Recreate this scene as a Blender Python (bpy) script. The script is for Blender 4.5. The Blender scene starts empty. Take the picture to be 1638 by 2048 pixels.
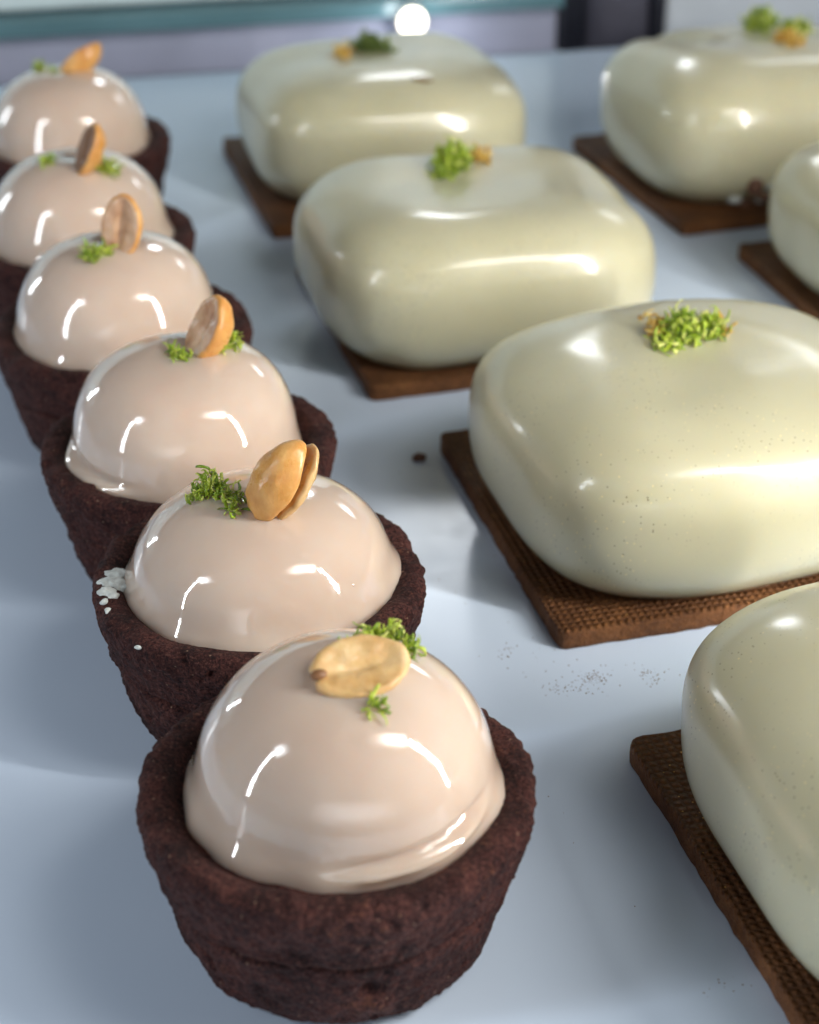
import bpy, bmesh, math, random
from mathutils import Vector, Matrix, noise
from mathutils.bvhtree import BVHTree

S = bpy.context.scene
COL = S.collection
PI = math.pi

# ------------------------------------------------------------------ camera
F_PX, PITCH, CAM_H = 3500.0, math.radians(30.4), 0.180
cam_d = bpy.data.cameras.new('camera')
cam = bpy.data.objects.new('camera', cam_d)
COL.objects.link(cam)
cam.location = (0, 0, CAM_H)
cam.rotation_euler = (math.radians(90) - PITCH, 0, 0)
cam_d.sensor_fit = 'VERTICAL'
cam_d.sensor_height = 24.0
cam_d.lens = F_PX / 2048 * 24.0
cam_d.clip_start = 0.01
cam_d.clip_end = 20
cam_d.dof.use_dof = True
cam_d.dof.focus_distance = 0.272
cam_d.dof.aperture_fstop = 12.5
S.camera = cam

# ------------------------------------------------------------------ world, exposure
W = bpy.data.worlds.new('World')
S.world = W
W.use_nodes = True
bg = W.node_tree.nodes['Background']
bg.inputs[0].default_value = (0.42, 0.45, 0.50, 1)
bg.inputs[1].default_value = 0.11
S.view_settings.view_transform = 'Standard'
S.view_settings.look = 'None'
S.view_settings.exposure = 0.1
S.view_settings.gamma = 1.0


# ------------------------------------------------------------------ lamps: the LED strips of the case, plus an added front fill
def strip(name, a, b, width, aim, power, color, soft=None):
    """an LED strip: a long thin area lamp from a to b that faces the point aim"""
    a, b, aim = Vector(a), Vector(b), Vector(aim)
    d = bpy.data.lights.new(name, 'AREA')
    d.shape = 'RECTANGLE'
    d.size = (b - a).length
    d.size_y = width
    d.energy = power
    d.color = color
    if soft:                                        # frosted diffuser: bright along its middle, fading to its rims
        d.use_nodes = True
        t = d.node_tree
        em = next(n for n in t.nodes if n.type == 'EMISSION')
        g = t.nodes.new('ShaderNodeNewGeometry')
        sp = t.nodes.new('ShaderNodeSeparateXYZ')
        t.links.new(g.outputs['Parametric'], sp.inputs[0])
        prod = None
        for ax, (lo, hi) in enumerate(soft):
            for src, w in ((0, lo), (1, hi)):
                if w <= 0:
                    continue
                mr = t.nodes.new('ShaderNodeMapRange')
                mr.interpolation_type = 'SMOOTHERSTEP'
                mr.inputs['From Min'].default_value = 0.0 if src == 0 else 1.0
                mr.inputs['From Max'].default_value = w if src == 0 else 1.0 - w
                t.links.new(sp.outputs[ax], mr.inputs['Value'])
                if prod is None:
                    prod = mr.outputs[0]
                else:
                    mu = t.nodes.new('ShaderNodeMath')
                    mu.operation = 'MULTIPLY'
                    t.links.new(prod, mu.inputs[0])
                    t.links.new(mr.outputs[0], mu.inputs[1])
                    prod = mu.outputs[0]
        t.links.new(prod, em.inputs['Strength'])
    o = bpy.data.objects.new(name, d)
    COL.objects.link(o)
    x = (b - a).normalized()
    mid = (a + b) / 2
    z = mid - aim
    z = (z - x * z.dot(x)).normalized()
    y = z.cross(x)
    m = Matrix((x, y, z)).transposed().to_4x4()
    m.translation = mid
    o.matrix_world = m
    return o


COOL = (0.90, 0.95, 1.0)
WARM = (1.0, 0.965, 0.91)
AIM = (0.0, 0.33, 0.03)
ALL = ((.5, .5), (.5, .5))
strip('led_strip_front_right', (0.29, 0.135, 0.02), (0.29, 0.135, 0.37), 0.011, AIM, 2.2, WARM)
strip('led_strip_front_left', (-0.41, 0.045, 0.03), (-0.41, 0.045, 0.37), 0.011, AIM, 0.75, COOL)
strip('led_strip_top_right', (0.06, 0.100, 0.37), (0.29, 0.135, 0.37), 0.12, AIM, 1.8, WARM, ((.8, .2), (.5, .5)))
strip('led_strip_top_left', (-0.41, 0.045, 0.37), (-0.24, 0.06, 0.37), 0.12, AIM, 1.3, COOL, ((.2, .8), (.5, .5)))
strip('led_strip_rear', (-0.04, 0.80, 0.31), (0.07, 0.815, 0.31), 0.09, (0, 0.4, 0.03), 0.65, COOL, ALL)
strip('led_strip_rear_right', (0.15, 0.80, 0.30), (0.45, 0.86, 0.30), 0.09, (0, 0.4, 0.03), 0.65, COOL, ALL)
strip('front_fill_light', (-0.7, -0.85, 0.22), (0.9, -0.75, 0.22), 0.5, AIM, 5.0, COOL, ALL)  # added soft fill behind the camera, brightens front faces more than tops
strip('led_strip_rear_left', (-0.42, 0.56, 0.05), (-0.42, 0.56, 0.17), 0.02, AIM, 0.15, COOL)


# ------------------------------------------------------------------ helpers
def ray_of(u, v):
    """direction in which the full-size photograph's pixel u, v looks"""
    fw = Vector((0, math.cos(PITCH), -math.sin(PITCH)))
    up = Vector((0, math.sin(PITCH), math.cos(PITCH)))
    return (Vector((1, 0, 0)) * (u - 819) / F_PX - up * (v - 1024) / F_PX + fw).normalized()


CAM = Vector((0, 0, CAM_H))


def ground(u, v, h=0.0):
    d = ray_of(u, v)
    return CAM + d * ((h - CAM_H) / d.z)


def link(name, verts, faces, mat, parent=None, smooth=True):
    me = bpy.data.meshes.new(name)
    me.from_pydata([tuple(v) for v in verts], [], faces)
    me.materials.append(mat)
    me.polygons.foreach_set('use_smooth', [smooth] * len(me.polygons))
    me.update()
    o = bpy.data.objects.new(name, me)
    COL.objects.link(o)
    if parent:
        o.parent = parent
    return o


def tag(o, label, cat, group=None, kind=None):
    o['label'] = label
    o['category'] = cat
    if group:
        o['group'] = group
    if kind:
        o['kind'] = kind
    return o


def empty(name, loc, rz=0.0):
    e = bpy.data.objects.new(name, None)
    e.empty_display_size = 0.01
    e.location = loc
    e.rotation_euler = (0, 0, rz)
    COL.objects.link(e)
    return e


def grid_faces(nu, nv, close_u=True, off=0):
    f = []
    for j in range(nv - 1):
        for i in range(nu if close_u else nu - 1):
            k = (i + 1) % nu
            f.append((off + j * nu + i, off + j * nu + k, off + (j + 1) * nu + k, off + (j + 1) * nu + i))
    return f


def fbm(p, octaves=4):
    return noise.fractal(p, 0.9, 2.1, octaves, noise_basis='PERLIN_ORIGINAL')


def lerp_profile(pts, n):
    """resample a poly-line of (r, z) with a Catmull-Rom curve to n points"""
    out = []
    m = len(pts) - 1
    for i in range(n):
        t = i / (n - 1) * m
        k = min(int(t), m - 1)
        f = t - k
        p0 = pts[max(k - 1, 0)]; p1 = pts[k]; p2 = pts[k + 1]; p3 = pts[min(k + 2, m)]
        out.append(tuple(0.5 * (2 * p1[c] + (p2[c] - p0[c]) * f + (2 * p0[c] - 5 * p1[c] + 4 * p2[c] - p3[c]) * f * f
                                + (3 * p1[c] - p0[c] - 3 * p2[c] + p3[c]) * f ** 3) for c in (0, 1)))
    return out


# ------------------------------------------------------------------ materials
class NT:
    def __init__(self, name):
        self.m = bpy.data.materials.new(name)
        self.m.use_nodes = True
        self.t = self.m.node_tree
        self.b = self.t.nodes['Principled BSDF']
        self.co = self.t.nodes.new('ShaderNodeTexCoord')

    def n(self, typ, **kw):
        nd = self.t.nodes.new(typ)
        for k, v in kw.items():
            if k in nd.inputs:
                if hasattr(v, 'is_output'):
                    self.t.links.new(v, nd.inputs[k])
                else:
                    nd.inputs[k].default_value = v
            else:
                setattr(nd, k, v)
        return nd

    def l(self, a, b):
        self.t.links.new(a, b)

    def set(self, **kw):
        for k, v in kw.items():
            k = k.replace('_', ' ')
            if hasattr(v, 'is_output'):
                self.l(v, self.b.inputs[k])
            else:
                self.b.inputs[k].default_value = v

    def noise(self, scale, detail=4, rough=0.6, src=None):
        nd = self.n('ShaderNodeTexNoise')
        nd.inputs['Scale'].default_value = scale
        nd.inputs['Detail'].default_value = detail
        nd.inputs['Roughness'].default_value = rough
        self.l(src or self.co.outputs['Object'], nd.inputs['Vector'])
        return nd.outputs['Fac']

    def voro(self, scale, feature='F1', src=None):
        nd = self.n('ShaderNodeTexVoronoi')
        nd.feature = feature
        nd.inputs['Scale'].default_value = scale
        self.l(src or self.co.outputs['Object'], nd.inputs['Vector'])
        return nd

    def ramp(self, fac, stops, interp='LINEAR'):
        nd = self.n('ShaderNodeValToRGB')
        cr = nd.color_ramp
        cr.interpolation = interp
        while len(cr.elements) < len(stops):
            cr.elements.new(0.5)
        for e, (p, c) in zip(cr.elements, stops):
            e.position = p
            e.color = c if len(c) == 4 else (*c, 1)
        self.l(fac, nd.inputs[0])
        return nd.outputs[0]

    def math(self, op, a, b=0.0, c=0.0):
        nd = self.n('ShaderNodeMath')
        nd.operation = op
        for i, v in enumerate((a, b, c)):
            if hasattr(v, 'is_output'):
                self.l(v, nd.inputs[i])
            else:
                nd.inputs[i].default_value = v
        return nd.outputs[0]

    def mix(self, fac, a, b):
        nd = self.n('ShaderNodeMix')
        nd.data_type = 'RGBA'
        for i, v in ((0, fac), (6, a), (7, b)):
            if hasattr(v, 'is_output'):
                self.l(v, nd.inputs[i])
            else:
                nd.inputs[i].default_value = v if i == 0 else (*v[:3], 1)
        return nd.outputs[2]

    def bump(self, height, dist, strength=1.0, normal=None):
        nd = self.n('ShaderNodeBump')
        nd.inputs['Strength'].default_value = strength
        nd.inputs['Distance'].default_value = dist
        self.l(height, nd.inputs['Height'])
        if normal:
            self.l(normal, nd.inputs['Normal'])
        return nd.outputs[0]


def mat_glaze():
    k = NT('caramel_mirror_glaze')
    big = k.noise(60, 2, 0.5)
    colr = k.ramp(big, [(0.3, (0.61, 0.47, 0.38)), (0.7, (0.665, 0.545, 0.455))])
    k.set(Base_Color=colr, Roughness=0.06, IOR=1.5, Subsurface_Weight=0.7, Coat_Weight=1.0, Coat_Roughness=0.02, Coat_IOR=1.5,
          Subsurface_Radius=(0.0055, 0.004, 0.003), Subsurface_Scale=1.0)
    # a few tiny air bubbles in the glaze
    v = k.voro(420)
    bub = k.ramp(v.outputs['Distance'], [(0.0, (1, 1, 1)), (0.12, (0, 0, 0))])
    keep = k.ramp(v.outputs['Color'], [(0.80, (0, 0, 0)), (0.82, (1, 1, 1))])
    wave = k.noise(130, 3, 0.5)
    h = k.math('ADD', k.math('MULTIPLY', k.math('MULTIPLY', bub, keep), 0.35), k.math('MULTIPLY', wave, 0.6))
    k.set(Normal=k.bump(h, 0.0005, 0.6))
    return k.m


def mat_cream():
    k = NT('pistachio_velvet_glaze')
    big = k.noise(35, 3, 0.5)
    colr = k.ramp(big, [(0.3, (0.51, 0.485, 0.325)), (0.7, (0.575, 0.55, 0.385))])
    # fine dark and golden specks, thicker in patches
    patch = k.ramp(k.noise(45, 2, 0.5), [(0.42, (0, 0, 0)), (0.62, (1, 1, 1))])
    v = k.voro(1500)
    dot = k.ramp(v.outputs['Distance'], [(0.16, (1, 1, 1)), (0.26, (0, 0, 0))])
    sel = k.n('ShaderNodeSeparateColor')
    k.l(v.outputs['Color'], sel.inputs[0])
    dark = k.math('MULTIPLY', dot, k.math('MULTIPLY', k.math('GREATER_THAN', sel.outputs[0], 0.80), patch))
    gold = k.math('MULTIPLY', dot, k.math('MULTIPLY', k.math('GREATER_THAN', sel.outputs[1], 0.90), patch))
    c2 = k.mix(k.math('MULTIPLY', dark, 0.9), colr, (0.09, 0.06, 0.03))
    c3 = k.mix(gold, c2, (0.95, 0.80, 0.42))
    k.set(Base_Color=c3, Roughness=0.36, IOR=1.45, Subsurface_Weight=0.65, Metallic=k.math('MULTIPLY', gold, 0.6),
          Subsurface_Radius=(0.005, 0.004, 0.0025), Subsurface_Scale=0.8, Coat_Weight=0.7, Coat_Roughness=0.13)
    wave = k.math('ADD', k.noise(70, 2, 0.4), k.math('MULTIPLY', k.noise(900, 3, 0.6), 0.05))
    k.set(Normal=k.bump(wave, 0.0007, 0.4))
    return k.m


def mat_chocolate():
    k = NT('cocoa_shortcrust')
    n1 = k.noise(160, 6, 0.65)
    n2 = k.noise(900, 4, 0.7)
    base = k.ramp(n1, [(0.28, (0.018, 0.0062, 0.0062)), (0.5, (0.066, 0.0210, 0.0180)), (0.72, (0.130, 0.045, 0.036))])
    crumb = k.ramp(k.math('MULTIPLY', n2, k.noise(120, 3, 0.6)), [(0.34, (0, 0, 0)), (0.42, (1, 1, 1))])
    col = k.mix(k.math('MULTIPLY', crumb, 0.6), base, (0.22, 0.080, 0.042))
    grain = k.noise(1900, 3, 0.75)
    col = k.mix(k.ramp(grain, [(0.38, (0.9, 0.9, 0.9)), (0.52, (0, 0, 0))]), col, (0.010, 0.005, 0.006))
    col = k.mix(k.ramp(grain, [(0.56, (0, 0, 0)), (0.68, (0.6, 0.6, 0.6))]), col, (0.21, 0.095, 0.075))
    v = k.voro(1100)
    sel = k.n('ShaderNodeSeparateColor')
    k.l(v.outputs['Color'], sel.inputs[0])
    sug = k.math('MULTIPLY', k.ramp(v.outputs['Distance'], [(0.1, (1, 1, 1)), (0.25, (0, 0, 0))]),
                 k.math('GREATER_THAN', sel.outputs[0], 0.93))
    col = k.mix(k.math('MULTIPLY', sug, 0.7), col, (0.40, 0.25, 0.17))
    k.set(Base_Color=col, Roughness=0.7, IOR=1.45, Specular_IOR_Level=0.22)
    pits = k.ramp(k.voro(260).outputs['Distance'], [(0.0, (0, 0, 0)), (0.35, (1, 1, 1))])
    n3 = k.noise(2400, 3, 0.75)
    h = k.math('ADD', k.math('MULTIPLY', n1, 0.8), k.math('ADD', k.math('MULTIPLY', n2, 0.55), k.math('MULTIPLY', pits, 0.35)))
    h = k.math('ADD', h, k.math('MULTIPLY', n3, 0.38))
    k.set(Normal=k.bump(h, 0.0016, 1.0))
    return k.m


def mat_biscuit():
    k = NT('waffle_pressed_biscuit')
    sx = k.n('ShaderNodeSeparateXYZ')
    k.l(k.co.outputs['Object'], sx.inputs[0])
    warp = k.noise(260, 4, 0.7)
    fr = 2 * PI / 0.00145
    a = k.math('SINE', k.math('ADD', k.math('MULTIPLY', sx.outputs[0], fr), k.math('MULTIPLY', warp, 2.4)))
    b = k.math('SINE', k.math('ADD', k.math('MULTIPLY', sx.outputs[1], fr), k.math('MULTIPLY', warp, 2.4)))
    cell = k.math('MULTIPLY', k.math('ADD', a, 1.0), k.math('ADD', b, 1.0))
    ontop = k.n('ShaderNodeMapRange')
    ontop.inputs['From Min'].default_value = 0.0033
    ontop.inputs['From Max'].default_value = 0.0038
    k.l(sx.outputs[2], ontop.inputs['Value'])
    cell = k.math('ADD', k.math('MULTIPLY', cell, ontop.outputs[0]), k.math('SUBTRACT', 2.0, k.math('MULTIPLY', ontop.outputs[0], 2.0)))
    n1 = k.noise(90, 5, 0.65)
    n2 = k.noise(1300, 3, 0.7)
    n0 = k.noise(700, 4, 0.75)
    base = k.ramp(k.math('ADD', k.math('MULTIPLY', n1, 0.5), k.math('MULTIPLY', n0, 0.5)),
                  [(0.36, (0.11, 0.042, 0.014)), (0.50, (0.20, 0.078, 0.025)), (0.64, (0.31, 0.130, 0.043))])
    col = k.mix(k.ramp(k.math('MULTIPLY', cell, 0.25), [(0.0, (0.5, 0.5, 0.5)), (0.4, (0, 0, 0))]), base, (0.055, 0.024, 0.011))
    v = k.voro(1250)
    sel = k.n('ShaderNodeSeparateColor')
    k.l(v.outputs['Color'], sel.inputs[0])
    gl = k.math('MULTIPLY', k.ramp(v.outputs['Distance'], [(0.14, (1, 1, 1)), (0.24, (0, 0, 0))]),
                k.math('GREATER_THAN', sel.outputs[0], 0.94))
    col = k.mix(gl, col, (0.85, 0.52, 0.16))
    k.set(Base_Color=col, Roughness=0.55, IOR=1.45, Specular_IOR_Level=0.3, Metallic=k.math('MULTIPLY', gl, 0.8))
    h = k.math('ADD', k.math('MULTIPLY', cell, 0.33), k.math('ADD', k.math('MULTIPLY', n2, 1.3), k.math('MULTIPLY', n1, 0.9)))
    k.set(Normal=k.bump(h, 0.0007, 1.0))
    return k.m


def mat_nut(name, c0, c1, c2):
    k = NT(name)
    mp = k.n('ShaderNodeMapping')
    mp.inputs['Scale'].default_value = (0.6, 0.6, 0.45)
    k.l(k.co.outputs['Object'], mp.inputs[0])
    n1 = k.noise(420, 4, 0.6, mp.outputs[0])
    col = k.ramp(n1, [(0.3, c0), (0.52, c1), (0.75, c2)])
    k.set(Base_Color=col, Roughness=k.ramp(k.noise(350, 4, 0.6), [(0.35, (0.22, 0.22, 0.22)), (0.7, (0.5, 0.5, 0.5))]), IOR=1.47, Subsurface_Weight=0.35,
          Subsurface_Radius=(0.002, 0.0012, 0.0006), Subsurface_Scale=0.6)
    k.set(Normal=k.bump(k.noise(700, 4, 0.6, mp.outputs[0]), 0.0004, 0.5))
    return k.m


def mat_zest(name, stops):
    k = NT(name)
    g = k.n('ShaderNodeNewGeometry')
    col = k.ramp(g.outputs['Random Per Island'], stops)
    k.set(Base_Color=col, Roughness=0.35, Subsurface_Weight=0.4, Subsurface_Radius=(0.0006, 0.0008, 0.0003),
          Subsurface_Scale=0.5)
    return k.m


def mat_plain(name, col, rough=0.4, metallic=0.0, nscale=40, amount=0.12, **kw):
    k = NT(name)
    n1 = k.noise(nscale, 4, 0.6)
    lo = tuple(c * (1 - amount) for c in col)
    hi = tuple(min(1, c * (1 + amount)) for c in col)
    k.set(Base_Color=k.ramp(n1, [(0.3, lo), (0.7, hi)]), Roughness=rough, Metallic=metallic, **kw)
    return k.m


def mat_tray():
    k = NT('white_tray_enamel')
    n1 = k.noise(18, 4, 0.6)
    smear = k.noise(60, 5, 0.7)
    col = k.ramp(n1, [(0.3, (0.65, 0.77, 0.94)), (0.7, (0.68, 0.80, 0.96))])
    k.set(Base_Color=col, Roughness=k.ramp(smear, [(0.3, (0.17, 0.17, 0.17)), (0.8, (0.26, 0.26, 0.26))]), IOR=1.45)
    k.set(Normal=k.bump(k.noise(25, 2, 0.5), 0.0006, 0.25))
    return k.m


M = dict(
    glaze=mat_glaze(), cream=mat_cream(), choc=mat_chocolate(), biscuit=mat_biscuit(),
    nut=mat_nut('roasted_peanut', (0.54, 0.24, 0.06), (0.66, 0.34, 0.10), (0.78, 0.48, 0.19)),
    nut_pale=mat_nut('pale_peanut', (0.52, 0.30, 0.11), (0.66, 0.44, 0.20), (0.74, 0.54, 0.29)),
    nut_face=mat_nut('peanut_inner_face', (0.46, 0.24, 0.13), (0.66, 0.42, 0.26), (0.80, 0.60, 0.42)),
    germ=mat_plain('peanut_germ', (0.22, 0.10, 0.04), 0.5, nscale=900),
    zest=mat_zest('lime_zest', [(0.0, (0.11, 0.18, 0.012)), (0.35, (0.26, 0.38, 0.022)), (0.7, (0.42, 0.52, 0.045)), (1.0, (0.70, 0.72, 0.24))]),
    zest_dark=mat_zest('dark_lime_zest', [(0.0, (0.035, 0.06, 0.010)), (0.5, (0.09, 0.15, 0.02)), (1.0, (0.22, 0.27, 0.04))]),
    gold=mat_zest('golden_zest', [(0.0, (0.40, 0.20, 0.03)), (0.5, (0.70, 0.42, 0.06)), (1.0, (0.85, 0.66, 0.22))]),
    white_cream=mat_plain('white_cream', (0.60, 0.64, 0.62), 0.5, nscale=900, amount=0.25),
    tray=mat_tray(),
)


# ------------------------------------------------------------------ tray and the case behind it
TRAY_A = math.radians(12.4)
EX = Vector((math.cos(TRAY_A), math.sin(TRAY_A), 0))      # along the back edge
EN = Vector((-math.sin(TRAY_A), math.cos(TRAY_A), 0))     # away from the camera
TRAY_O = Vector((0.0, 0.6318, 0))                         # a point of the back edge


def frame_box(name, x0, x1, n0, n1, z0, z1, mat, parent=None, bevel=0.0015, origin=TRAY_O):
    bm = bmesh.new()
    vs = []
    for z in (z0, z1):
        for (x, n) in ((x0, n0), (x1, n0), (x1, n1), (x0, n1)):
            vs.append(bm.verts.new(origin + EX * x + EN * n + Vector((0, 0, z))))
    for q in ((3, 2, 1, 0), (4, 5, 6, 7), (0, 1, 5, 4), (1, 2, 6, 5), (2, 3, 7, 6), (3, 0, 4, 7)):
        bm.faces.new([vs[i] for i in q])
    if bevel:
        bmesh.ops.bevel(bm, geom=list(bm.edges), offset=bevel, segments=3, profile=0.5, affect='EDGES')
    me = bpy.data.meshes.new(name)
    bm.to_mesh(me)
    bm.free()
    me.materials.append(mat)
    o = bpy.data.objects.new(name, me)
    COL.objects.link(o)
    if parent:
        o.parent = parent
    return o


tray = frame_box('serving_tray', -0.34, 0.32, -0.66, 0.0, -0.008, 0.0, M['tray'], bevel=0.002)
tag(tray, 'glossy bluish white serving tray under all the pastries', 'tray')

m_deck = mat_plain('grey_deck', (0.30, 0.31, 0.38), 0.35, nscale=14)
deck = frame_box('case_floor', -0.9, 0.9, -0.70, 0.30, -0.030, -0.012, m_deck)
tag(deck, 'grey floor of the display case under the white tray', 'display case floor', kind='structure')


def wall_hit(u, v, n):
    d = ray_of(u, v)
    o = TRAY_O + EN * n
    t = (o - CAM).dot(EN) / d.dot(EN)
    p = CAM + d * t - TRAY_O
    return p.dot(EX), p.z


NB = 0.035
x_post0, _ = wall_hit(1115, 60, NB)
x_post1, _ = wall_hit(1325, 60, NB)
_, z_shelf = wall_hit(300, 62, NB - 0.006)
m_low = mat_plain('lavender_enamel', (0.42, 0.44, 0.56), 0.30, nscale=30, amount=0.10)
m_up = mat_plain('pale_frosted_glass', (0.62, 0.74, 0.76), 0.25, nscale=10)
m_edge = mat_plain('green_glass_edge', (0.11, 0.22, 0.25), 0.15, nscale=20)
m_dark = mat_plain('black_anodised_metal', (0.012, 0.013, 0.022), 0.35, metallic=0.2)
m_grey = mat_plain('dark_grey_metal', (0.06, 0.06, 0.085), 0.4, metallic=0.2)
m_side = mat_plain('pale_blue_panel', (0.58, 0.64, 0.70), 0.3, nscale=12)

bw = frame_box('back_panel', -0.60, x_post0, NB, NB + 0.004, -0.011, z_shelf - 0.001, m_low)
tag(bw, 'low lavender grey panel with a lit spot behind the tray', 'panel')
gs = frame_box('glass_shelf', -0.60, x_post0, NB - 0.008, NB + 0.05, z_shelf, z_shelf + 0.0065, m_edge, bevel=0.001)
tag(gs, 'teal edged glass shelf running along the top of the background', 'shelf')
up = frame_box('upper_panel', -0.60, x_post0, NB + 0.002, NB + 0.006, z_shelf + 0.0075, 0.16, m_up)
tag(up, 'pale frosted panel above the teal glass shelf edge', 'panel')
w = x_post1 - x_post0
post = empty('corner_post', TRAY_O + EX * (x_post0 + w / 2) + EN * NB + Vector((0, 0, -0.011)))
tag(post, 'dark upright metal post of the display case behind the tray', 'post')
porg = TRAY_O - post.location
for a, b, mm, nm, nn in ((0.0, 0.24, m_dark, 'edge_trim', 0.0), (0.245, 0.86, m_grey, 'post_face', 0.003), (0.865, 1.0, m_dark, 'edge_trim', 0.0)):
    frame_box(nm, x_post0 + w * a + 0.0004, x_post0 + w * b, NB - 0.004 + nn, NB + 0.02, -0.011, 0.16, mm, post, origin=porg)
sp = frame_box('side_panel', x_post1 + 0.001, 0.60, NB, NB + 0.004, -0.011, 0.16, m_side)
tag(sp, 'pale blue panel right of the dark post, behind the rear right cake', 'panel')

# the small round lamp that shines in the back panel
lx, lz = wall_hit(825, 44, NB - 0.012)
lk = NT('lit_lamp_lens')
lk.set(Base_Color=(1, 0.95, 0.85, 1), Emission_Color=(1.0, 0.93, 0.76, 1), Emission_Strength=4.0)
lc = TRAY_O + EX * lx + EN * (NB - 0.010) + Vector((0, 0, lz))
lamp = empty('spot_lamp', lc)
tag(lamp, 'small round lit lamp glowing on the back panel', 'lamp')


def disc_mesh(name, r, d0, d1, mat, parent):
    n = 40
    vs = []
    for (rr, dd) in ((r, d0), (r, d1), (r * 0.9, d1 - 0.0006)):
        for i in range(n):
            a = 2 * PI * i / n
            vs.append(EX * (rr * math.cos(a)) + Vector((0, 0, rr * math.sin(a))) + EN * dd)
    vs.append(EN * (d1 - 0.0007))
    f = grid_faces(n, 3)
    f += [(2 * n + i, 2 * n + (i + 1) % n, 3 * n) for i in range(n)]
    return link(name, vs, f, mat, parent)


lpd = bpy.data.lights.new('spot_lamp_light', 'POINT')
lpd.energy = 0.022
lpd.color = (0.95, 0.97, 1.0)
lpd.shadow_soft_size = 0.006
lpo = bpy.data.objects.new('spot_lamp_light', lpd)
lpo.location = lc - EN * 0.016
COL.objects.link(lpo)
disc_mesh('bezel', 0.0058, 0.010, -0.0010, mat_plain('lamp_bezel', (0.6, 0.6, 0.62), 0.3, metallic=0.6), lamp)
disc_mesh('lens', 0.0052, 0.001, -0.0020, lk.m, lamp)


# ------------------------------------------------------------------ garnishes
def bvh_of(o):
    m = Matrix.Translation(o.parent.location) @ Matrix.Rotation(o.parent.rotation_euler.z, 4, 'Z') if o.parent else Matrix()
    vs = [m @ v.co for v in o.data.vertices]
    return BVHTree.FromPolygons(vs, [tuple(p.vertices) for p in o.data.polygons])


def hit(bvh, u, v):
    """point and normal of the surface under pixel u, v of the photograph, else the nearest surface point"""
    d = ray_of(u, v)
    p, n, _, _ = bvh.ray_cast(CAM, d)
    if p is None:
        best = None
        for k in range(40):
            q = CAM + d * (0.2 + 0.45 * k / 39)
            r = bvh.find_nearest(q)
            if best is None or r[3] < best[2]:
                best = (r[0], r[1], r[3])
        p, n = best[0], best[1]
    if n.z < 0:
        n = -n
    return p, n


def to_local(root, p):
    return Matrix.Rotation(-root.rotation_euler.z, 4, 'Z') @ (p - root.location)


def ribbon(verts, faces, start, d, nrm, length, width, curl, rng):
    """one curled shred of zest as a thin closed strip"""
    n = 7
    side = d.cross(nrm)
    if side.length < 1e-6:
        side = Vector((1, 0, 0))
    side.normalize()
    thick = width * 0.28
    p = start.copy()
    base = len(verts)
    ax = side
    for i in range(n):
        t = i / (n - 1)
        wdt = width * (0.35 + 0.65 * math.sin(PI * (0.12 + 0.76 * t))) * rng.uniform(0.75, 1.2)
        nn = ax.cross(d).normalized()
        verts += [p + ax * wdt / 2 + nn * thick / 2, p - ax * wdt / 2 + nn * thick / 2,
                  p - ax * wdt / 2 - nn * thick / 2, p + ax * wdt / 2 - nn * thick / 2]
        p = p + d * (length / (n - 1))
        d = Matrix.Rotation(curl / (n - 1), 3, ax) @ d
        ax = (Matrix.Rotation(rng.uniform(-0.5, 0.5), 3, d) @ ax)
        d.normalize()
    for i in range(n - 1):
        a = base + 4 * i
        for j in range(4):
            k = (j + 1) % 4
            faces.append((a + j, a + k, a + 4 + k, a + 4 + j))
    faces.append((base + 3, base + 2, base + 1, base))
    e = base + 4 * (n - 1)
    faces.append((e, e + 1, e + 2, e + 3))


def zest(root, bvh, spots, seed, mat='zest', name='lime_zest', size=1.0):
    """spots: (u, v, radius in m, height in m, shreds): tangled shreds heaped on the surface"""
    rng = random.Random(seed)
    verts, faces = [], []
    for (u, v, rad, hgt, cnt) in spots:
        p, n = hit(bvh, u, v)
        t1 = n.cross(Vector((0, 1, 0.01))).normalized()
        t2 = n.cross(t1)
        for _ in range(int(cnt * 1.7)):
            a, r = rng.uniform(0, 2 * PI), rad * math.sqrt(rng.random())
            q = p + t1 * (r * math.cos(a)) + t2 * (r * math.sin(a))
            q2 = bvh.find_nearest(q)[0]
            lift = hgt * rng.random() * (1 - 0.6 * (r / max(rad, 1e-6)) ** 2)
            q2 = q2 + n * (lift + 0.0001)
            d = Vector((rng.gauss(0, 1), rng.gauss(0, 1), rng.gauss(0.25, 0.7))).normalized()
            ribbon(verts, faces, q2, d, n, size * rng.uniform(0.0008, 0.0030), size * rng.uniform(0.00020, 0.00062),
                   rng.uniform(-4.2, 4.2), rng)
    return link(name, [to_local(root, q) for q in verts], faces, M[mat], root)


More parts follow.
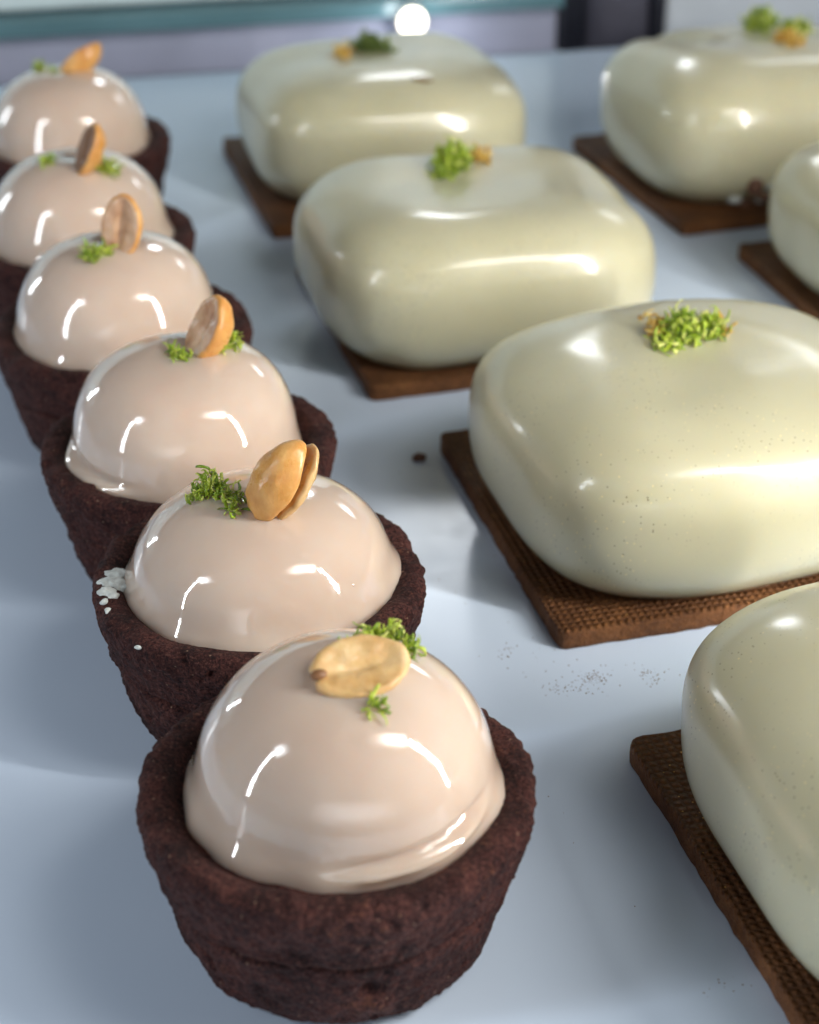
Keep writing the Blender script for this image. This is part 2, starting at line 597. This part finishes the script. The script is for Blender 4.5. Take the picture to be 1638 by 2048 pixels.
def peanut(root, base, axis, face, L=0.0135, Wd=0.0088, T=0.0046, mat='nut', face_mat='nut_pale', seed=1, sink=0.002,
           notch=True, centre=False, flip=False):
    """one peanut half: flat inner face towards `face`, rounded back the other way, long axis along `axis`"""
    rng = random.Random(seed)
    X = Vector(axis).normalized()
    Z = Vector(face)
    Z = (Z - X * Z.dot(X)).normalized()
    Y = Z.cross(X)
    nu, nr = 56, 13
    verts = []
    off = Vector((rng.uniform(0, 9), rng.uniform(0, 9), rng.uniform(0, 9)))

    def outline(a):
        c, s = math.cos(a), math.sin(a)
        x = L / 2 * c
        tip = 1.0 - 0.16 * max(0.0, -c) ** 2 - 0.26 * max(0.0, c) ** 3
        y = Wd / 2 * math.copysign(abs(s) ** 0.9, s) * tip
        if notch:                                   # the broken germ corner at one end
            x += 0.0009 * math.exp(-((a - PI) / 0.22) ** 2)
        return x, y
    rings = []
    # flat inner face from its middle to its edge, then the rounded back to its pole
    for j in range(nr):
        rings.append((0.02 + 0.98 * j / (nr - 1), 'f'))
    for j in range(1, nr + 3):
        rings.append((j / (nr + 2), 'b'))
    for (t, side) in rings:
        for i in range(nu):
            a = 2 * PI * i / nu
            x, y = outline(a)
            if side == 'f':
                px, py = x * t * 0.97, y * t * 0.97
                groove = -0.0007 * math.exp(-(py / 0.0009) ** 2) * max(0, 1 - abs(px) / (L * 0.40)) ** 0.5
                pz = -0.00045 * (1 - t ** 3) + groove - 0.0004 * max(0, t - 0.86) ** 2 / 0.02
            else:
                ph = t * PI / 2
                k = math.cos(ph) ** 0.9 if t < 1 else 0.0
                k = max(k, 0.012)
                px, py, pz = x * k, y * k, -0.0004 - T * math.sin(ph) ** 1.05
            q = Vector((px, py, pz))
            q += Vector((0.3, 0.3, 1.0)) * (0.00032 * noise.noise(q * 420 + off)) + Vector((1, 1, 1)) * 0.0001 * noise.noise(q * 1300 + off)
            verts.append(q)
    nring = len(rings)
    faces = grid_faces(nu, nring)
    faces.append(tuple(reversed(range(nu))))
    faces.append(tuple((nring - 1) * nu + i for i in range(nu)))
    cpt = Vector(base) if centre else Vector(base) + X * (L / 2 - sink)
    out = [to_local(root, cpt + X * q.x + Y * q.y + Z * q.z) for q in verts]
    o = link('peanut', out, faces, M[mat], root)
    o.data.materials.append(M[face_mat])
    for p in o.data.polygons:
        r = min(p.vertices) // nu
        p.material_index = 1 if r < nr - 2 else 0
    # object-space texture wants the nut's own axes only roughly: keep world axes
    return o, cpt, X, Y, Z


# ------------------------------------------------------------------ tarts
SHELL_PROFILE = [(0.0, 0.0), (0.0120, 0.0), (0.0188, 0.0002), (0.0214, 0.0016), (0.0228, 0.0052), (0.0239, 0.0094), (0.0250, 0.0134),
                 (0.0259, 0.0172), (0.0268, 0.0206), (0.02735, 0.0234), (0.02715, 0.0254), (0.0260, 0.02635), (0.0244, 0.0263),
                 (0.0230, 0.0257), (0.0220, 0.0246), (0.0210, 0.0238), (0.0190, 0.0235), (0.0100, 0.0235), (0.0, 0.0235)]


def make_shell(root, seed, sx=1.0, crack=1.0, fine=False):
    rng = random.Random(seed)
    off = Vector([rng.uniform(0, 50) for _ in range(3)])
    prof = lerp_profile(SHELL_PROFILE, 190 if fine else 120)
    nu = 460 if fine else 240
    verts = []
    c_mid = rng.uniform(-0.25, 0.15) - PI / 2
    for j, (r, z) in enumerate(prof):
        r = max(r, 0.00005)
        outer = 1.0 if (j < len(prof) * 0.70 and z > 0.0006) else 0.3
        for i in range(nu):
            a = 2 * PI * i / nu
            d = Vector((math.cos(a), math.sin(a), 0))
            p = d * r + Vector((0, 0, z))
            wob = 0.0005 * noise.noise(d * 1.6 + off) + 0.0002 * noise.noise(d * 4.0 + off)
            n1 = fbm(p * 230 + off, 5)
            n2 = noise.noise(p * 520 + off)
            pit = max(0.0, noise.noise(p * 300 + off * 1.7) - 0.38)
            n3 = noise.noise(p * 1150 + off * 3) if fine else 0.0
            flake = max(0.0, noise.noise(p * 240 + off * 2.3) - 0.05) * (0.35 + 0.65 * max(0.0, min(1.0, (0.014 - z) / 0.006)))
            dr = outer * (0.00034 * n1 + 0.00030 * n2 + 0.00026 * n3 - 0.0030 * pit + 0.0008 * flake)
            # the crack under the rolled lip
            da = (a - c_mid + PI) % (2 * PI) - PI
            zc = 0.0150 + 0.0012 * noise.noise(Vector((da * 2.2, 0.3, 0)) + off)
            ext = max(0.0, 0.5 + noise.noise(Vector((a * 1.5, 4.0, 0)) + off) * 1.1 + 0.45 * math.exp(-(da / 0.5) ** 2))
            if outer > 0.5:
                dr -= crack * min(1.0, ext) * (0.0030 * math.exp(-((z - zc) / 0.00055) ** 2) + (0.0005 * math.exp(-((z - zc) / 0.004) ** 2) if z < zc else 0))
                dr += 0.00035 * min(1.0, ext) * math.exp(-((z - zc - 0.0012) / 0.0008) ** 2)
            dz = (0.0006 * noise.noise(d * 2.4 + off * 2) + 0.00025 * n1 + 0.0002 * n2) * (z / 0.0252) ** 3
            rr = r + (wob * (z / 0.025) + dr) * (1 if r > 0.012 else 0)
            verts.append(d * rr * sx + Vector((0, 0, max(0.0, z + dz))))
    return link('shell', verts, grid_faces(nu, len(prof)), M['choc'], root)


def make_dome(root, seed, r=0.0212, z0=0.0228, top=0.0448, fold=None, dx=0.0, dy=0.0, flare=(), k=2.5, skirt=0.0):
    rng = random.Random(seed)
    off = Vector([rng.uniform(0, 50) for _ in range(3)])
    nu, nv = 160, 84
    verts = []
    hd = top - z0
    for j in range(nv):
        t = j / (nv - 1)
        for i in range(nu):
            a = 2 * PI * i / nu
            ph = t * PI / 2
            c, s = max(math.cos(ph), 0.0008), math.sin(ph)
            rr = r * c ** (2 / k)
            z = z0 + hd * s ** (2 / k)
            d = Vector((math.cos(a), math.sin(a), 0))
            # skirt where the glaze has run out at the foot
            ft = math.exp(-((z - z0) / 0.0034) ** 2)
            sk = 0.0012 + skirt + 0.0013 * max(-0.3, noise.noise(d * 2.0 + off)) + 0.0004 * noise.noise(d * 5.0 + off)
            for (fa, fw, famt) in flare:
                da = (a - fa + PI) % (2 * PI) - PI
                sk += famt * math.exp(-(da / fw) ** 2)
            rr += sk * ft
            if fold:
                f0, fw, fz, sl = fold
                da = (a - f0 + PI) % (2 * PI) - PI
                win = math.exp(-(da / fw) ** 4)
                u = z - (fz + sl * da)
                rr += win * (-0.0009 * math.exp(-(u / 0.00055) ** 2) + 0.0011 * math.exp(-((u + 0.0014) / 0.0009) ** 2))
            nz = 0.00045 * noise.noise(Vector((d.x * rr, d.y * rr, z)) * 45 + off)
            dim = -0.0007 * math.exp(-(rr / 0.0035) ** 2)
            verts.append(Vector((dx, dy, 0)) + d * (rr + nz) + Vector((0, 0, z + dim + 0.5 * nz)))
    f = grid_faces(nu, nv)
    f.append(tuple((nv - 1) * nu + i for i in range(nu)))
    return link('glaze_dome', verts, f, M['glaze'], root)


TG = 'row of chocolate shell tarts with glazed domes'
A_FRONT = -PI / 2


def tart(x, y, seed, label, **kw):
    root = empty('tart', (x, y, 0))
    tag(root, label, 'tart', TG)
    make_shell(root, seed, crack=kw.pop('crack', 1.0), fine=y < 0.32)
    d = make_dome(root, seed + 100, **kw)
    return root, bvh_of(d)


# front tart: a half nut lies flat on it
t1, b1 = tart(-0.0102, 0.1895, 11, 'nearest chocolate tart, its pale peanut half lying flat on the dome',
              dx=0.0012, dy=0.0020, top=0.0443, fold=(math.radians(-58), 0.50, 0.0278, 0.0022), flare=((math.radians(-130), 0.28, 0.0012), (math.radians(-22), 0.35, 0.0014)), r=0.0210, k=2.35)
p, n = hit(b1, 722, 1352)
_, c, X, Y, Z = peanut(t1, p + n * 0.0019, (0.93, 0.36, 0.04), (-0.03, -0.42, 0.90), L=0.0142, Wd=0.0098, T=0.0036, mat='nut_pale', face_mat='nut_pale', seed=3, centre=True)
gv, gf = [], []
g0 = c - X * 0.0058 + Z * 0.0000
for j in range(7):
    for i in range(12):
        th, a = PI * (j + 0.5) / 7, 2 * PI * i / 12
        gv.append(to_local(t1, g0 + X * 0.0012 * math.cos(th) + (Y * math.cos(a) + Z * math.sin(a) * 0.8) * 0.0008 * math.sin(th)))
gf = grid_faces(12, 7) + [tuple(reversed(range(12))), tuple(72 + i for i in range(12))]
link('peanut_germ', gv, gf, M['germ'], t1)
zest(t1, b1, [(735, 1292, 0.0016, 0.0032, 34), (775, 1288, 0.0022, 0.0024, 40), (815, 1308, 0.0014, 0.0018, 22), (692, 1300, 0.0006, 0.0006, 4)], 5)
zest(t1, b1, [(752, 1415, 0.0012, 0.0009, 16)], 6)

# second tart: whole nut standing up
t2, b2 = tart(-0.0248, 0.2435, 23, 'tart behind the nearest one, cream smeared on its rim and a split peanut standing upright',
              dx=0.0006, dy=0.001, flare=((math.radians(-5), 0.35, 0.0020), (math.radians(-110), 0.9, 0.0012)), top=0.0396, r=0.0217, k=2.6)
p, n = hit(b2, 535, 1022)
peanut(t2, p + Vector((0.0, 0.0, 0)), (0.50, 0.10, 0.86), (0.78, 0.34, -0.10), L=0.0156, Wd=0.0090, T=0.0050, seed=7, sink=0.0022, mat='nut', face_mat='nut_pale')
peanut(t2, p + Vector((0.0004, 0.0002, 0)), (0.535, 0.115, 0.84), (-0.80, -0.36, 0.2), L=0.0154, Wd=0.0088, T=0.0026, seed=8, sink=0.0022, mat='nut_pale', face_mat='nut')
zest(t2, b2, [(425, 985, 0.0022, 0.0042, 60), (395, 996, 0.0022, 0.0012, 26), (462, 1000, 0.0018, 0.0016, 30), (470, 1022, 0.0014, 0.0008, 14)], 9)

# third tart
t3, b3 = tart(-0.0412, 0.2890, 37, 'third tart from the front, brown faced peanut half leaning with zest on both sides',
              dx=-0.0006, dy=0.001, k=2.8, top=0.0440, fold=(math.radians(-140), 0.45, 0.0275, -0.002), flare=((math.radians(-150), 0.35, 0.0028),))
p, n = hit(b3, 378, 706)
peanut(t3, p, (0.46, 0.08, 0.87), (-0.82, -0.46, 0.28), L=0.0142, Wd=0.0094, T=0.0052, seed=12, sink=0.0018, mat='nut', face_mat='nut_face')
zest(t3, b3, [(458, 694, 0.0015, 0.0030, 44), (440, 705, 0.001, 0.0008, 10)], 14)
zest(t3, b3, [(362, 716, 0.0018, 0.0007, 26), (345, 705, 0.0009, 0.001, 8)], 15)

# fourth tart
t4, b4 = tart(-0.0612, 0.3415, 41, 'fourth tart from the front, oval peanut half facing forward with zest at its foot',
              dx=-0.001, dy=0.001, k=2.55, flare=((math.radians(-150), 0.5, 0.0010),))
p, n = hit(b4, 232, 500)
peanut(t4, p, (0.20, 0.15, 0.95), (-0.40, -0.88, 0.25), L=0.0140, Wd=0.0095, T=0.0036, seed=17, sink=0.0022, mat='nut', face_mat='nut_face')
zest(t4, b4, [(185, 512, 0.0022, 0.0018, 44), (210, 508, 0.0012, 0.0012, 14)], 18, mat='zest')

# fifth tart
t5, b5 = tart(-0.0790, 0.3950, 53, 'fifth tart from the front, dark sided peanut half between two tufts of zest',
              dx=0.0, dy=0.001, flare=((math.radians(-5), 0.35, 0.0014),))
p, n = hit(b5, 150, 338)
peanut(t5, p, (0.42, 0.08, 0.86), (-0.84, -0.42, 0.34), L=0.0138, Wd=0.0090, T=0.0042, seed=19, sink=0.0018, mat='nut', face_mat='germ')
zest(t5, b5, [(215, 342, 0.0026, 0.0022, 54)], 21, mat='zest')
zest(t5, b5, [(95, 326, 0.0016, 0.0014, 24)], 22, mat='zest')

# sixth tart
t6, b6 = tart(-0.0930, 0.4650, 67, 'rearmost tart, golden peanut half leaning right over a speck of zest',
              dx=0.0, dy=0.001)
p, n = hit(b6, 140, 136)
peanut(t6, p + Vector((-0.001, 0, 0.0004)), (0.80, 0.12, 0.58), (-0.50, 0.50, 0.66), L=0.0135, Wd=0.0088, T=0.0044, seed=25, sink=0.0022, mat='nut', face_mat='nut')
zest(t6, b6, [(80, 138, 0.0018, 0.0014, 30), (105, 142, 0.001, 0.0006, 8)], 26, mat='zest')


def blob(root, name, spots, mat, seed):
    """a lumpy smear: small squashed balls with a rough surface grown into each other, one mesh"""
    rng = random.Random(seed)
    verts, faces = [], []
    for (x, y, z, rx, ry, rz) in spots:
        base = len(verts)
        nu, nv = 20, 12
        for j in range(nv):
            th = PI * (j + 0.02) / (nv - 0.96)
            for i in range(nu):
                a = 2 * PI * i / nu
                q = Vector((rx * math.sin(th) * math.cos(a), ry * math.sin(th) * math.sin(a), rz * math.cos(th)))
                q *= 1 + 0.45 * noise.noise(q * 1500 + Vector((seed, x * 999, y * 999)))
                verts.append(Vector((x, y, z)) + q)
        faces += grid_faces(nu, nv, off=base)
    o = link(name, verts, faces, M[mat], root)
    rm = o.modifiers.new('remesh', 'REMESH')
    rm.mode = 'VOXEL'
    rm.voxel_size = 0.00018
    rm.use_smooth_shade = True
    sm = o.modifiers.new('smooth', 'SMOOTH')
    sm.factor = 0.5
    sm.iterations = 3
    return o


sh2 = bvh_of([o for o in t2.children if o.name.startswith('shell')][0])
blob_spots = []
for (u, v, rx, ry, rz) in ((232, 1148, 0.00211, 0.00148, 0.00064), (222, 1166, 0.00234, 0.00164, 0.00072), (238, 1172, 0.00187, 0.00179, 0.00080), (212, 1184, 0.00148, 0.00148, 0.00064),
                           (226, 1192, 0.00109, 0.00094, 0.00056), (208, 1204, 0.00070, 0.00070, 0.00048), (216, 1222, 0.00062, 0.00062, 0.00048), (258, 1168, 0.00125, 0.00094, 0.00080)):
    p, n = hit(sh2, u, v)
    q = to_local(t2, p)
    blob_spots.append((q.x, q.y, q.z, rx, ry, rz))
blob(t2, 'cream_smear', blob_spots, 'white_cream', 3)
p, n = hit(sh2, 276, 1294)
q = to_local(t2, p)
blob(t2, 'cream_smear', [(q.x, q.y, q.z, .0007, .0005, .0004)], 'white_cream', 5)


# ------------------------------------------------------------------ rectangular cakes on biscuits
def make_biscuit(root, seed, w=0.078, d=0.079, th=0.0041):
    rng = random.Random(seed)
    off = Vector([rng.uniform(0, 50) for _ in range(3)])
    n_side = 60
    rc = 0.0018
    pts = []
    per = 4 * n_side
    for s in range(4):
        for i in range(n_side):
            t = i / n_side
            x, y = {0: (-w / 2 + w * t, -d / 2), 1: (w / 2, -d / 2 + d * t), 2: (w / 2 - w * t, d / 2), 3: (-w / 2, d / 2 - d * t)}[s]
            qx, qy = max(-w / 2 + rc, min(w / 2 - rc, x)), max(-d / 2 + rc, min(d / 2 - rc, y))
            v = Vector((x - qx, y - qy, 0))
            if v.length > rc:
                v = v.normalized() * rc
            pts.append(Vector((qx, qy, 0)) + v)
    prof = [(0.985, 0.0), (0.998, 0.0002), (1.0, 0.0009), (1.0, 0.0024), (0.9995, 0.0041), (0.997, 0.0047), (0.988, 0.0048),
            (0.95, 0.0048), (0.9, 0.0048), (0.8, 0.0048), (0.6, 0.0048), (0.3, 0.0048), (0.002, 0.0048)]
    verts = []
    for (k, z) in prof:
        for p in pts:
            q = p * k + Vector((0, 0, z * th / 0.0048))
            if k > 0.97:
                e = p.normalized()
                q += e * (0.0003 * noise.noise(p * 60 + off) + 0.0003 * fbm(q * 420 + off, 3))
            q.z = max(0.0, q.z + (0.00018 * fbm(q * 300 + off, 3) if z > 0.001 else 0))
            verts.append(q)
    f = grid_faces(per, len(prof))
    f.append(tuple(reversed(range(per))))
    f.append(tuple((len(prof) - 1) * per + i for i in range(per)))
    return link('biscuit_base', verts, f, M['biscuit'], root)


def make_body(root, seed, a=0.0402, b=0.0375, h0=0.0040, hh=0.0345, exy=3.5, ez=2.95, zc=0.46, tuck=0.81, fold=None, drip=0.0):
    rng = random.Random(seed)
    off = Vector([rng.uniform(0, 50) for _ in range(3)])
    nu, nv = 200, 96
    verts = []
    wc = (1 - tuck ** ez) ** (1 / ez)
    for j in range(nv):
        f = -1 + 2 * j / (nv - 1)
        if f < 0:                                   # waist down to the narrower foot
            w = -wc * math.sin(-f * PI / 2)
            z = h0 + hh * zc * (1 + w / wc)
        else:
            w = math.sin(f * PI / 2) ** (2 / ez)
            z = h0 + hh * (zc + (1 - zc) * w)
        s = max(1 - abs(w) ** ez, 1e-9) ** (1 / ez)
        for i in range(nu):
            t = 2 * PI * i / nu
            c, sn = math.cos(t), math.sin(t)
            # corners sharpen a little towards the waist
            x = a * math.copysign(abs(c) ** (2 / exy), c) * s
            y = b * math.copysign(abs(sn) ** (2 / exy), sn) * s
            q = Vector((x, y, z))
            nz = 0.0022 * noise.noise(q * 22 + off) + 0.0006 * noise.noise(q * 60 + off)
            e = Vector((x / a ** 2, y / b ** 2, (z - h0 - hh * zc) / (hh * 0.5) ** 2)).normalized()
            q += e * nz
            # shallow saddle on the top
            if w > 0:
                q.z -= 0.0009 * math.exp(-((x / 0.017) ** 2 + (y / 0.017) ** 2)) * w
            if fold:
                fx, fy, fa, amt, wid = fold
                dd = (x - fx) * -math.sin(fa) + (y - fy) * math.cos(fa)
                al = (x - fx) * math.cos(fa) + (y - fy) * math.sin(fa)
                if w > 0.2:
                    q.z -= amt * math.exp(-(dd / wid) ** 2) * math.exp(-(al / 0.016) ** 2)
            if drip and w < -0.2:
                q += Vector((x, y, 0)).normalized() * drip * max(0, noise.noise(Vector((c, sn, 0)) * 5 + off)) * min(1, -w * 1.2)
            q.z = max(q.z, h0)
            verts.append(q)
    f = grid_faces(nu, nv)
    f.append(tuple(reversed(range(nu))))
    f.append(tuple((nv - 1) * nu + i for i in range(nu)))
    return link('glazed_body', verts, f, M['cream'], root)


CG = 'rectangular pistachio glazed cakes on biscuits'


def cake(cx, cy, deg, seed, label, bdx=0.0, bdy=0.0, **kw):
    root = empty('cake', (cx, cy, 0), math.radians(deg))
    tag(root, label, 'cake', CG)
    b = make_biscuit(root, seed)
    o = make_body(root, seed + 50, **kw)
    for v in o.data.vertices:
        v.co.x += bdx
        v.co.y += bdy
    return root, bvh_of(o)


def from_corner(fl, deg, w=0.078, d=0.079, far=False):
    a = math.radians(deg)
    u = Vector((math.cos(a), math.sin(a)))
    v = Vector((-math.sin(a), math.cos(a)))
    c = Vector(fl) + u * w / 2 + v * (d / 2) * (-1 if far else 1)
    return c.x, c.y


# (front-left or far-left corner of each biscuit)
x, y = from_corner((-0.0587, 0.5314), 15.5, far=True)
e1, be1 = cake(x, y, 15.5, 71, 'rear left glazed cake, dark zest tuft and a brown smudge on its top', drip=0.001, bdx=0.002)
x, y = from_corner((-0.009, 0.356), 15.5)
e2, be2 = cake(x, y, 15.5, 72, 'middle cake of the left column with a tall tuft of green zest', drip=0.0006, bdx=-0.0042, bdy=-0.0042)
x, y = from_corner((0.0268, 0.2575), 15)
e3, be3 = cake(x, y, 15, 73, 'large cake at right centre, speckled top with green and golden zest', bdy=-0.0038)
x, y = from_corner((0.0355, 0.2272), 15.5, far=True)
e4, be4 = cake(x, y, 15.5, 74, 'nearest glazed cake, cut off by the lower right edge of the photo')
x, y = from_corner((0.0757, 0.4573), 18.5)
e5, be5 = cake(x, y, 18.5, 75, 'rear right cake with a creased top and a chipped lower edge', fold=(-0.017, 0.016, math.radians(105), 0.0045, 0.0045), drip=0.0008, hh=0.0385)
x, y = from_corner((0.088, 0.4427), 15.5, far=True)
e6, be6 = cake(x, y, 15.5, 76, 'cake at the right edge of the photo in front of the chipped one', drip=0.0012)

zest(e1, be1, [(735, 100, 0.0042, 0.004, 110), (770, 102, 0.003, 0.0022, 40)], 31, mat='zest_dark', size=1.4)
zest(e1, be1, [(685, 112, 0.0022, 0.003, 34)], 32, mat='gold', name='golden_zest', size=1.3)
zest(e2, be2, [(905, 335, 0.0042, 0.0065, 170), (880, 350, 0.0032, 0.002, 40)], 33, mat='zest', size=1.3)
zest(e2, be2, [(962, 318, 0.0026, 0.0026, 40)], 34, mat='gold', name='golden_zest', size=1.2)
zest(e3, be3, [(1360, 678, 0.0028, 0.0058, 150), (1412, 668, 0.0030, 0.0046, 80), (1335, 694, 0.0026, 0.0014, 34)], 35, mat='zest', size=1.35)
zest(e3, be3, [(1318, 668, 0.0026, 0.0036, 60), (1436, 668, 0.0022, 0.003, 22), (1283, 636, 0.0006, 0.0006, 4)], 36, mat='gold', name='golden_zest', size=1.0)
zest(e5, be5, [(1520, 56, 0.0048, 0.005, 120), (1590, 62, 0.004, 0.003, 60)], 37, mat='zest', size=1.4)
zest(e5, be5, [(1580, 84, 0.0042, 0.0022, 70)], 38, mat='gold', name='golden_zest', size=1.3)


def lumps(root, name, bvh, spots, mat, seed):
    out = []
    for (u, v, rx, ry, rz) in spots:
        p, n = hit(bvh, u, v)
        q = to_local(root, p)
        out.append((q.x, q.y, q.z, rx, ry, rz))
    return blob(root, name, out, mat, seed)


M['smudge'] = mat_plain('caramel_smudge', (0.20, 0.12, 0.04), 0.4, nscale=500)
M['crumb'] = mat_plain('biscuit_crumb', (0.14, 0.065, 0.04), 0.7, nscale=900)
lumps(e1, 'caramel_smudge', be1, [(838, 158, 0.0022, 0.0012, 0.0004), (855, 162, 0.0018, 0.0008, 0.0004)], 'smudge', 7)
lumps(e5, 'chipped_glaze', be5, [(1490, 400, 0.0035, 0.002, 0.0022), (1510, 372, 0.0026, 0.002, 0.0026), (1535, 392, 0.0030, 0.002, 0.0016)], 'crumb', 9)

lumps(e5, 'torn_cream', be5, [(1470, 398, 0.0022, 0.0016, 0.0012), (1522, 398, 0.0020, 0.0014, 0.0012), (1545, 372, 0.0018, 0.0014, 0.0014)], 'white_cream', 12)
# ------------------------------------------------------------------ crumbs on the tray
cr = empty('crumb', ground(838, 920))
tag(cr, 'dark biscuit crumb beside the far left corner of the right centre biscuit', 'crumb')
blob(cr, 'crumb_body', [(0, 0, 0.0006, 0.0014, 0.0011, 0.0009), (0.0008, 0.0006, 0.0005, 0.0008, 0.0007, 0.0006)], 'crumb', 4)

rng = random.Random(77)
verts, faces = [], []
for (u, v, su, sv, cnt) in ((1185, 1356, 26, 10, 70), (1150, 1375, 60, 16, 60), (1250, 1340, 130, 26, 30), (960, 1180, 120, 120, 20), (1000, 950, 110, 90, 14), (1295, 1350, 18, 9, 26), (1310, 1362, 25, 10, 14), (1015, 1300, 18, 12, 14),
                            (1455, 1975, 60, 30, 12), (900, 935, 14, 14, 14), (1050, 1310, 90, 50, 14), (1100, 1700, 200, 150, 8)):
    for _ in range(cnt):
        p = ground(u + rng.gauss(0, su * 0.6), v + rng.gauss(0, sv * 0.6))
        r = rng.uniform(0.00005, 0.00017)
        b = len(verts)
        for dx, dy, dz in ((1, 0, 0.4), (0, 1, 0.4), (-1, 0, 0.4), (0, -1, 0.4), (0, 0, 1.2), (0, 0, 0)):
            verts.append(p + Vector((dx * r * rng.uniform(.6, 1.3), dy * r * rng.uniform(.6, 1.3), dz * r)))
        for i in range(4):
            faces.append((b + i, b + (i + 1) % 4, b + 4))
            faces.append((b + (i + 1) % 4, b + i, b + 5))
dust = link('crumb_dust', verts, faces, M['crumb'], smooth=False)
tag(dust, 'fine brown crumb dust scattered on the white tray', 'crumbs', kind='stuff')
